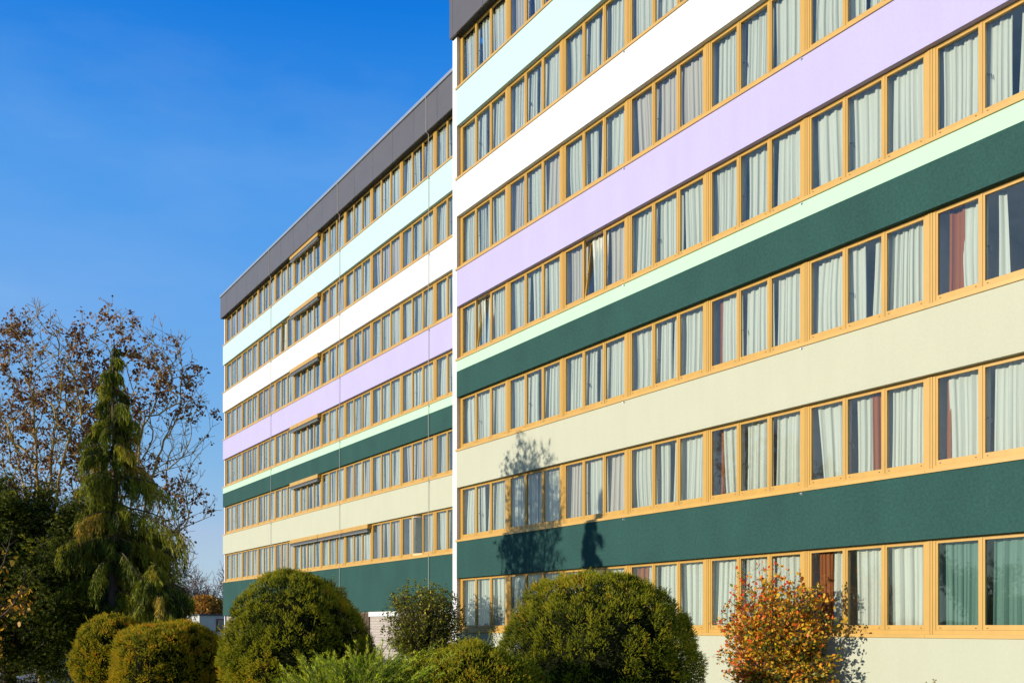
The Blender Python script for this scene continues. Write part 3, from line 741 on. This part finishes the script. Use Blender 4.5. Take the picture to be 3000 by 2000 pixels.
def loose_bush(name, label, xd, hw_d, yd_top, Z, lmat, n, size, seed, ndir=260, deep=1.0, tmid=.5, tsp=.25, low=.25, patch=None, thin=.02, cz=.52, rag=.72):
    """multi-stemmed shrub: arching stems from the base with leaves along them"""
    global rng
    rng = np.random.default_rng(seed); R_ = random.Random(seed)
    x, y = D(xd, Z); R = hw_d*PX*Z/F; top = HZ(yd_top, Z)
    root = empty(name, (x, y, 0), label=label, cat='bush')
    segs, pts = [], []
    c = top*cz; hz = top-c
    for i in range(ndir):
        d = Vector(unit(1)[0]); 
        if d.z < -.6 and low < .5: d.z = -d.z
        k = (abs(d.x/R)**2.2+abs(d.y/(R*deep))**2.2+abs(d.z/hz)**2.2)**(-1/2.2)*R_.uniform(rag, 1.06)
        e = Vector((d.x*k, d.y*k, max(.15, c+d.z*k)))
        if low > .5 and d.z < 0:
            hh = math.hypot(d.x, d.y)+.01; q_ = R_.uniform(rag, 1.05)*R*(1-.12*abs(d.z)); e = Vector((d.x/hh*q_, d.y/hh*q_*deep, c*(1-abs(d.z)*1.1)+.1))
        b = Vector((R_.gauss(0, .12), R_.gauss(0, .12), .0))
        mid = b.lerp(e, .5) + Vector((0, 0, .25*hz))*R_.uniform(.2, 1) - Vector((d.x, d.y, 0))*R*.12
        prev = b
        for s in range(1, 9):
            t = s/8; q = b*(1-t)**2 + mid*2*t*(1-t) + e*t*t + Vector((R_.gauss(0, .015), R_.gauss(0, .015), R_.gauss(0, .015)))
            segs.append((prev, q, thin*(1.15-t), thin*(1-t)+.002, 0))
            if t > .45:
                pts += [(q, q-prev)]*3
                for _ in range(3):
                    tw = q + Vector((R_.gauss(0, .09), R_.gauss(0, .09), R_.gauss(0.02, .09)))
                    segs.append((q, tw, .004, .003, 0)); pts.append((tw, tw-q))
            prev = q
    idx = rng.integers(0, len(pts), n)
    P = np.array([pts[i][0] for i in idx]) + rng.normal(size=(n, 3))*.03
    dd = np.array([pts[i][1] for i in idx]); dd = dd/np.linalg.norm(dd, axis=1)[:, None] + unit(n)*.8
    tint = tmid + tsp*rng.normal(size=n) + .15*smooth_noise(P, seed, 2.5)
    if patch is not None: tint = patch(P, tint)
    link('leaves', inst_mesh('leaves', *LEAF, P, dd, rng.uniform(.6, 1.25, n)*size, tint, lmat), root)
    link('stems', seg_mesh('stems', segs, M['barkdark'], .003, 4), root)
    return root
loose_bush('evergreen_bush', 'loose dark broadleaf bush at the white corner between the two blocks', 972, 92, 1342, 33.0, M['laurel'], 17000, .075, 31, 380, 1.0, .45, .24)
def autumn(P, t):
    h = P[:, 2]; k = rng.random(len(t))
    base = np.where(k < .30, rng.uniform(0, .25, len(t)), np.where(k < .76 - .25*(P[:, 0] < -.3), rng.uniform(.32, .68, len(t)), rng.uniform(.72, 1, len(t))))
    return base + .10*np.clip((h-1.9), -1, 1) - .12*(P[:, 0] > .25)*rng.random(len(t))
loose_bush('autumn_bush', 'round shrub with orange, red and yellow leaves against the cream base wall', 1783, 164, 1300, 21.35, M['orange'], 20000, .082, 32, 420, .52, .5, .25, patch=autumn, thin=.011, cz=.44, rag=.5, low=.9)

# small shoots at the bottom right
def shoots():
    Z = 17.0; x, y = D(2143, Z); root = empty('young_shoots', (x, y, 0), label='few bare shoots with small leaves poking up at the bottom right edge', cat='plant')
    b = MB(); P, d_ = [], []
    for dx, h in ((-.12, .58), (.02, .64), (.12, .5), (-.02, .45)):
        b.tube([(dx*.4, 0, 0), (dx*.8, .02, h*.6), (dx, 0, h)], [.012, .010, .009], 5)
        for k in range(5): P.append((dx+random.gauss(0, .012), random.gauss(0, .012), h-.02*k)); d_.append((random.gauss(0, 1), random.gauss(0, 1), .6))
    b.build('stems', M['bark'], root)
    link('leaves', inst_mesh('leaves', *LEAF, np.array(P), np.array(d_), .035, np.full(len(P), .3), M['laurel']), root)
shoots()

# ------------------------------------------------------------------ trees on the left
def local(xd0, Z0, xd, Z, yd):    # point seen at (xd,yd) at depth Z, relative to a root standing at (xd0,Z0)
    a = D(xd, Z); b = D(xd0, Z0); return Vector((a[0]-b[0], a[1]-b[1], HZ(yd, Z)))
def weeping(name, label, xd, Z, yd_top, widths, seed, n_br, hang=(.35, .8), dens=1.0, lean=0, cat='tree', extra=()):
    """narrow conifer with drooping branches and curtains of hanging sprays. widths: list of (yd, half width in display px)"""
    global rng
    rng = np.random.default_rng(seed); R_ = random.Random(seed)
    x, y = D(xd, Z); root = empty(name, (x, y, 0), label=label, cat=cat)
    top = HZ(yd_top, Z); s = PX*Z/F
    zs = [HZ(w[0], Z) for w in widths]; ws = [w[1]*s for w in widths]
    tb = MB(); tp = [(lean*(z/top)**2 + .04*math.sin(z), .03*math.cos(z*1.3), z) for z in np.linspace(0, top, 14)]
    tb.tube(tp, [max(.012, .16*(1-i/14)) for i in range(14)], 8); tb.build('trunk', M['barkdark'], root, True)
    segs, pos, dr, sz, tint = [], [], [], [], []
    def branch(z, az, wd):
        p = Vector((lean*(z/top)**2+R_.gauss(0, .02), 0, z)); d = Vector((math.cos(az), math.sin(az), R_.uniform(.1, .5))); st = wd/6
        t0 = R_.gauss(.46, .22)
        for i in range(7):
            d = (d + Vector((R_.gauss(0, .1), R_.gauss(0, .1), -.16))).normalized(); q = p + d*st
            segs.append((p, q, .022*(1-i/8)+.003, .022*(1-(i+1)/8)+.003, 0))
            if i >= 1:
                for _ in range(int(9*dens*(1.2 if wd > .5 else .8))):
                    a = p.lerp(q, R_.random()) + Vector((R_.gauss(0, .03), R_.gauss(0, .03), 0))
                    hl = R_.uniform(*hang)*(.22+.78*min(1, wd))*R_.choice((.5, 1, 1, 1.3))
                    k = int(3+hl/.07); tt = t0 + R_.gauss(0, .10)
                    cur = a; dd = (d*.5 + Vector((0, 0, -1))).normalized()
                    for j in range(k):
                        pos.append(cur + Vector((R_.gauss(0, .018), R_.gauss(0, .018), 0))); 
                        dr.append(dd + Vector((R_.gauss(0, .28), R_.gauss(0, .28), R_.gauss(0, .1)))); sz.append(R_.uniform(.09, .16)); tint.append(tt + R_.gauss(0, .10) + .12*(i/6) - .05*j/k)
                        dd = (dd + Vector((R_.gauss(0, .06), R_.gauss(0, .06), -.25))).normalized(); cur = cur + dd*hl/k
            p = q
    gaps = [R_.random() for _ in range(9)]
    for i in range(n_br):
        u_ = R_.random()**1.1; u_ = u_ if min(abs(u_-g_) for g_ in gaps) > .012 else u_+.02; z = zs[-1] + (top-zs[-1])*min(u_, .985); wd = float(np.interp(-z, [-q for q in zs], ws))
        branch(z, R_.uniform(0, 6.283), max(.06, wd*R_.choice((.35, .6, .85, 1.05, 1.35, 1.5))))
    for (z, az, wd) in extra: branch(z, az, wd)
    for i in range(9):   # tight top
        z = top - R_.random()*.6; pos.append(Vector((lean*(z/top)**2+R_.gauss(0, .03), R_.gauss(0, .03), z))); dr.append(Vector((R_.gauss(0, .5), R_.gauss(0, .5), .3))); sz.append(.10); tint.append(.6)
    for i in range(int(1500*dens)):  # darker sprays by the trunk, inner shade put into their tint
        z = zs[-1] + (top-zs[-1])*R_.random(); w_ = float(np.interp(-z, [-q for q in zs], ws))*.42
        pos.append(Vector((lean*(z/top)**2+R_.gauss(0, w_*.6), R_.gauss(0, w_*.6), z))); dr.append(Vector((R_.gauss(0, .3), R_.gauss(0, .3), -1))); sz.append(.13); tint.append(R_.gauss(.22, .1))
    link('branches', seg_mesh('branches', segs, M['barkdark'], .004, 4), root)
    link('foliage', inst_mesh('foliage', *DRAPE, np.array(pos), np.array(dr), np.array(sz)*1.3, np.array(tint), M['weep']), root)
    return root
azR = math.atan2(ry, rx)
weeping('weeping_conifer', 'tall narrow weeping conifer with drooping green sprays in front of the bare trees', 262, 22.7, 788,
    [(788, 3), (830, 14), (880, 24), (950, 36), (1050, 48), (1150, 58), (1250, 84), (1400, 105)], 41, 105, (.22, .62), 1.0,
    extra=[(HZ(1165, 22.7), azR+.1, 1.9), (HZ(1185, 22.7), azR-.25, 1.8), (HZ(1210, 22.7), azR+.4, 1.6), (HZ(1100, 22.7), azR, 1.4), (HZ(1240, 22.7), azR+.2, 1.4), (HZ(1080, 22.7), azR+3.0, 1.0)])
weeping('weeping_conifer', 'small pale weeping conifer with a bent tip behind the golden-green yews', 352, 21.2, 1296,
    [(1296, 8), (1340, 26), (1380, 44), (1440, 54)], 42, 90, (.25, .6), 1.0, lean=.25,
    extra=[(HZ(1338, 21.2), azR+.1, .85), (HZ(1345, 21.2), azR-.2, .75), (HZ(1360, 21.2), azR+.5, .7)])

def evergreen(name, label, xd, Z, crowns, seed, n=26000, size=.10, mat_=None, group=None):
    """dense dark conifer: many branch clumps; crowns = (xd, yd, half width d, half height d, depth offset)"""
    global rng
    rng = np.random.default_rng(seed); R_ = random.Random(seed)
    x, y = D(xd, Z); root = empty(name, (x, y, 0), label=label, cat='tree', group=group)
    s = PX*Z/F; Ps, Ds, Ts = [], [], []
    segs = []
    tot = sum(c[2]*c[3] for c in crowns)
    cores = MB()
    for (cx, cy, cw, ch, dz) in crowns:
        ctr = np.array(local(xd, Z, cx, Z+dz, cy)); rad = np.array([cw*s, cw*s, ch*s])
        nb = int(n*(cw*ch)/tot/45)
        bd = unit(nb); bl = rng.uniform(.55, 1.12, nb)
        tip = ctr + bd*rad*bl[:, None]
        for t_ in tip[:nb//3]:
            b = Vector((0, 0, max(.4, t_[2]-.5-R_.random())))
            if b.z < HZ(crowns[0][1]-crowns[0][3], Z): segs.append((b, Vector(t_), .02, .006, 0))
        k = 45
        tt = np.repeat(tip, k, 0); od = np.repeat(bd, k, 0); od[:, 2] *= .4
        al = rng.uniform(-.42, .12, (nb*k, 1))
        lat = rng.normal(size=(nb*k, 3))*np.array([.16, .16, .07])
        pos = tt + od*al + lat; pos[:, 2] -= (np.abs(al[:, 0]))*.0 + rng.exponential(.05, nb*k)
        Ps.append(pos); Ds.append(od*.9 + unit(nb*k)*.6 + np.array([0, 0, -.15]))
        Ts.append(.42 + .16*np.repeat(rng.normal(size=nb), k) + .16*rng.normal(size=nb*k))
    P = np.concatenate(Ps); keep = P[:, 2] > .1
    link('foliage', inst_mesh('foliage', *SPRIG2, P[keep], np.concatenate(Ds)[keep], rng.uniform(.7, 1.3, keep.sum())*size, np.concatenate(Ts)[keep], mat_ or M['yewdark']), root)
    link('branches', seg_mesh('branches', segs, M['barkdark'], .006, 4), root)
    tz = HZ(min(c[1]-c[3]*.5 for c in crowns), Z)
    tb = MB(); tb.tube([(0, 0, 0), (.05, .03, tz*.5), (0, 0, tz)], [.16, .11, .03], 8); tb.build('trunk', M['barkdark'], root, True)
    def sh(d, s_):
        c0 = crowns[0]; P = d*np.array([c0[2]*s, c0[2]*s, c0[3]*s])*.62; P += np.array(local(xd, Z, c0[0], Z+c0[4], c0[1])); P[:, 2] = np.maximum(P[:, 2], .05); return P
    link('dark_shade_core', core_mesh('dark_shade_core', sh, M['core']), root)  # solid dark core, shade within the crown put into its colour
    return root
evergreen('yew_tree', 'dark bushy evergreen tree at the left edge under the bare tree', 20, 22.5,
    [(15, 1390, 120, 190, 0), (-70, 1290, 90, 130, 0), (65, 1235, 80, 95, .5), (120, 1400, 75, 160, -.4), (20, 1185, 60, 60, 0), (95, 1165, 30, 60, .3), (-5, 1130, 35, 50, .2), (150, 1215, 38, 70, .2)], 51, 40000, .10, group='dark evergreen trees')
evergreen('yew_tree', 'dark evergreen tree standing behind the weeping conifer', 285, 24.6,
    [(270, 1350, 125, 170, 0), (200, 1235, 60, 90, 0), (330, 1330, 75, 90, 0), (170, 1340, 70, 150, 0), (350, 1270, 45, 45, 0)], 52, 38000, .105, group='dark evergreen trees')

BP = dict(depth=4, wob=.12, up=[.02, .03, .02, .02], taper=.62, first=1, kids=[1, 2, 2, 1], ang=(22, 55), len=(.42, .68), leaflvl=3, seg=5, prob=.74)
r3 = Vector((rx, ry, 0)); v3 = Vector((vx, vy, 0))
def st(r, v, u, ln, rad, off=(0, 0, 0)): return ((r3*r+v3*v+Vector((0, 0, u))), ln, rad, off)
def crown_tree(name, label, xd0, Z, rows, stems, n, leafn, leafsize, seed, group, dep=1.7, tw=3):
    """airy deciduous tree: every twig end inside the crown silhouette is joined to the nearest wood below it,
    so branches fork outwards from a few stems; rows = (height row, left, right) of the crown"""
    global rng
    rng = np.random.default_rng(seed); R_ = random.Random(seed); s_ = PX*Z/F
    x, y = D(xd0, Z); root = empty(name, (x, y, 0), label=label, cat='tree', group=group)
    rw = np.array(rows, float); r3n = np.array([rx, ry, 0]); v3n = np.array([vx, vy, 0])
    area = np.cumsum([0]+[((rw[i+1, 2]-rw[i+1, 1])+(rw[i, 2]-rw[i, 1]))/2*(rw[i+1, 0]-rw[i, 0]) for i in range(len(rw)-1)])
    yd = np.interp(rng.random(n)*area[-1], area, rw[:, 0])
    lo = np.interp(yd, rw[:, 0], rw[:, 1]); hi = np.interp(yd, rw[:, 0], rw[:, 2])
    u = rng.random(n)*2-1; a_ = ((lo+hi)/2 + u*(hi-lo)/2 - xd0)*s_
    dv = rng.uniform(-1, 1, n)*np.sqrt(1-u*u*.9)*np.minimum(dep, (hi-lo)*s_/2)
    zz = EYE + (HOR-yd*PX)/F*Z
    T = a_[:, None]*r3n + dv[:, None]*v3n; T[:, 2] = zz
    P = [np.zeros(3)]; Dn = [np.array([0, 0, 1.])]; par = [-1]; lvl = [0]
    def path(i, t, lv, step=.22, curve=.45):
        p0, d0 = P[i], Dn[i]; L_ = np.linalg.norm(t-p0); k = max(1, int(L_/step)); c = p0 + d0*L_*curve
        last = i; prev = p0
        for j in range(1, k+1):
            q = j/k; p = p0*(1-q)**2 + c*2*q*(1-q) + t*q*q + (rng.normal(size=3)*.018 if j < k else 0)
            P.append(p); d_ = p-prev; Dn.append(d_/(np.linalg.norm(d_)+1e-9)); par.append(last); lvl.append(lv); last = len(P)-1; prev = p
    for (sx, sv, sy) in stems:
        t = (sx-xd0)*s_*r3n + sv*v3n; t[2] = HZ(sy, Z); path(0, t, 0, .3, .55)
    base = np.array([0, 0, 1.2])
    for k in np.argsort(np.linalg.norm(T-base, axis=1)*1.0 + rng.normal(size=n)*.25):
        t = T[k]; A = np.array(P); d = t-A; dist = np.linalg.norm(d, axis=1)
        al = (d*np.array(Dn)).sum(1)/(dist+1e-9)
        cost = dist*(1.55-.55*al) + .9*np.maximum(0, A[:, 2]-t[2]+.15) + .5*(A[:, 2] < 1.0)
        path(int(np.argmin(cost)), t, 1)
    nw = len(P); leafpts = []
    cnt = np.zeros(nw)
    kids = np.zeros(nw, int)
    for i in range(nw-1, 0, -1): cnt[i] += 1; cnt[par[i]] += cnt[i]; kids[par[i]] += 1
    rad = .0044*np.maximum(cnt, 1)**.42
    segs = [(P[par[i]], P[i], float(rad[par[i]] if par[i] else rad[i]*1.15), float(rad[i]), lvl[i]) for i in range(1, nw)]
    for i in range(1, nw):                      # fine twigs on the thin wood
        if cnt[i] < 9:
            for _ in range(tw if kids[i] == 0 else (1 if R_.random() < .75 else 0)):
                d = Dn[i] + rng.normal(size=3)*.55 + np.array([0, 0, .15]); d /= np.linalg.norm(d)
                q = P[i] + d*R_.uniform(.10, .34); segs.append((P[i], q, .005, .003, 2)); leafpts.append(q); leafpts.append(P[i])
    link('trunk', seg_mesh('trunk', [q for q in segs if q[4] == 0], M['bark'], .02, 7), root)
    link('branches', seg_mesh('branches', [q for q in segs if q[4] > 0], M['bark'], .0065, 4), root)
    T = np.array(leafpts); w = np.clip((T[:, 2]-2.5)/4, .15, 1)*np.clip(.5+1.4*smooth_noise(T, seed+2, 1.6), .06, 1.5)
    ctr = T[rng.choice(len(T), leafn//4, p=w/w.sum())]
    pos = np.repeat(ctr, 4, 0) + rng.normal(size=(len(ctr)*4, 3))*.055
    dr = unit(len(pos)); dr[:, 2] -= .7
    link('leaves', inst_mesh('leaves', *LEAF, pos, dr, rng.uniform(.6, 1.25, len(pos))*leafsize, .42+.25*rng.normal(size=len(pos)), M['brownleaf']), root)
crown_tree('bare_tree', 'many-stemmed nearly bare tree with small brown leaves at the left edge', 95, 24.7,
    [(706, 68, 84), (735, 55, 138), (775, 0, 160), (830, -50, 185), (920, -90, 200), (1050, -110, 215), (1200, -110, 215), (1330, -70, 190)],
    [(75, 0, 900), (130, .3, 860), (20, .2, 1000), (170, -.2, 1000), (-40, 0, 1080)], 1300, 8000, .082, 61, 'nearly bare trees')
crown_tree('bare_tree', 'spreading nearly bare tree with clusters of brown leaves behind the weeping conifer', 290, 26.0,
    [(694, 251, 259), (728, 215, 290), (765, 175, 412), (820, 168, 443), (880, 165, 455), (945, 165, 482), (1010, 170, 462), (1090, 185, 458), (1165, 190, 480), (1215, 210, 430), (1300, 230, 380)],
    [(255, 0, 900), (200, .3, 950), (330, -.2, 950), (390, .2, 960), (400, 0, 1110)], 850, 6000, .095, 62, 'nearly bare trees')
# maple at the left edge
bare_tree('maple_tree', 'branch tips with orange maple leaves reaching in at the left edge', D(-72, 20.5),
    [st(.10, 0, 1, 1.75, .06), st(-.3, .1, 1, 1.6, .05)], dict(BP, depth=3, kids=[1, 1, 1]), 350, .12, M['gold'], M['barkdark'], 63, None, .006, .12, .7)

# ------------------------------------------------------------------ far background
far_p = dict(BP, depth=4, ang=(25, 48), len=(.52, .76), kids=[1, 1, 2, 1], seg=4)
for i, (xd, Z, ln, sd) in enumerate(((400, 98, 3.3, 71), (452, 102, 3.6, 72), (498, 106, 3.1, 73), (350, 104, 3.2, 74), (545, 104, 3.4, 75))):
    bare_tree('distant_tree', ['bare grey tree far off, first right of the conifer', 'tallest bare grey tree far off behind the white shed', 'bare grey tree far off touching the edge of the far block',
        'bare grey tree far off hidden behind the conifers', 'bare grey tree far off behind the far block'][i], D(xd, Z),
        [st(-.12, 0, 1, ln, .12), st(.25, .1, 1, ln*.85, .10), st(-.4, -.1, 1, ln*.8, .09)], far_p, 1500, .10, M['brownleaf'], M['barkfar'], sd, 'distant bare trees', .022, .25, .3)
def round_tree(name, label, xd, Z, yd_top, hw, lmat, seed):
    global rng
    rng = np.random.default_rng(seed); x, y = D(xd, Z); top = HZ(yd_top, Z); R = hw*PX*Z/F
    root = empty(name, (x, y, 0), label=label, cat='tree')
    n = 12000; d = unit(n); d[:, 2] = np.abs(d[:, 2])*1.0-.25
    k = (1+.12*smooth_noise(d, seed, 4))*rng.uniform(.62, 1.03, n)
    P = d*np.array([R, R, top*.62])*k[:, None]; P[:, 2] += top*.38
    P = P[P[:, 2] > .3]; n = len(P)
    link('leaves', inst_mesh('leaves', *LEAF, P, unit(n), rng.uniform(.14, .26, n), .45+.3*rng.normal(size=n)+.15*smooth_noise(P, seed, 1.5), lmat), root)
    segs, tips = [], []; Pm = dict(BP, rnd=random.Random(seed), depth=3)
    for a in range(6): grow(segs, tips, Vector((0, 0, 0)), (Vector((math.cos(a), math.sin(a), 0))*.6+Vector((0, 0, 1))).normalized(), top*.36, .07, 3, Pm)
    link('trunk', seg_mesh('trunk', [s for s in segs if s[4] == 0], M['barkdark'], .02, 6), root)
    link('branches', seg_mesh('branches', [s for s in segs if s[4] > 0], M['barkdark'], .015, 4), root)
round_tree('autumn_tree', 'round tree with golden orange leaves behind the white shed', 472, 88, 1345, 68, M['gold'], 81)
# low white building with red-framed windows, seen corner-on
Z = 78.0; ax, ay = D(458, Z)
sh = empty('garden_shed', (ax, ay, 0), label='low white flat-roofed building with dark red window frames, far off left of the blocks', cat='building')
hS = HZ(1412.5, Z); sh.rotation_euler = (0, 0, azR - math.radians(38))
q = MB(); q.box(-8, 0, 0, 7, 0, hS, 0); q.box(0, 0.001, 0, .001, 0, .01)
# box corner at origin: left face runs along -x (sunlit), right face along +y
q = MB(); q.box(-9, 0, 0, 9, 0, hS); q.build('wall', M['shed'], sh)
q = MB(); q.box(-9.1, .1, -.1, 9.1, hS, hS+.12); q.build('roof', M['roofdark'], sh)
z1 = HZ(1423, Z); z0 = HZ(1446.5, Z)
q = MB()
for a, b in ((1.6, 1.72), (2.75, 2.87), (3.9, 4.05), (4.9, 5.02), (6.0, 6.12)): q.box(0, .06, a, b, z0, z1)
q.box(0, .06, 1.6, 6.12, z1, z1+.1); q.box(0, .07, 1.6, 6.12, z0-.1, z0)
wf = q.build('window', M['red'], sh)
q = MB(); q.box(0, .03, 1.72, 6.0, z0, z1); q.build('glass', simple('dark_shed_glass', (.10, .10, .12), .08, .8), wf)
q = MB()
for a, b in ((3.0, 3.7), (4.1, 4.75), (5.15, 5.9)): q.box(.031, .034, a, b, z0+.06, z1-.12)
q.build('net_curtain', M['curtain'], wf)
# trees across the garden that the panes mirror
for i, (X, Y, h_) in enumerate(((-34, -22, 3.3), (-46, -27, 3.6), (-57, -30, 3.5))):
    bare_tree('garden_tree', ['half bare tree across the lawn behind the camera, nearest', 'half bare tree across the lawn behind the camera, middle', 'half bare tree across the lawn behind the camera, farthest'][i], (X, Y),
        [st(-.1, 0, 1, h_, .14), st(.3, .2, 1, h_*.9, .12), st(-.35, -.2, 1, h_*.9, .12)], BP, 5000, .2, M['brownleaf'], M['barkdark'], 90+i, 'trees mirrored in the panes', .015, .3, .45)
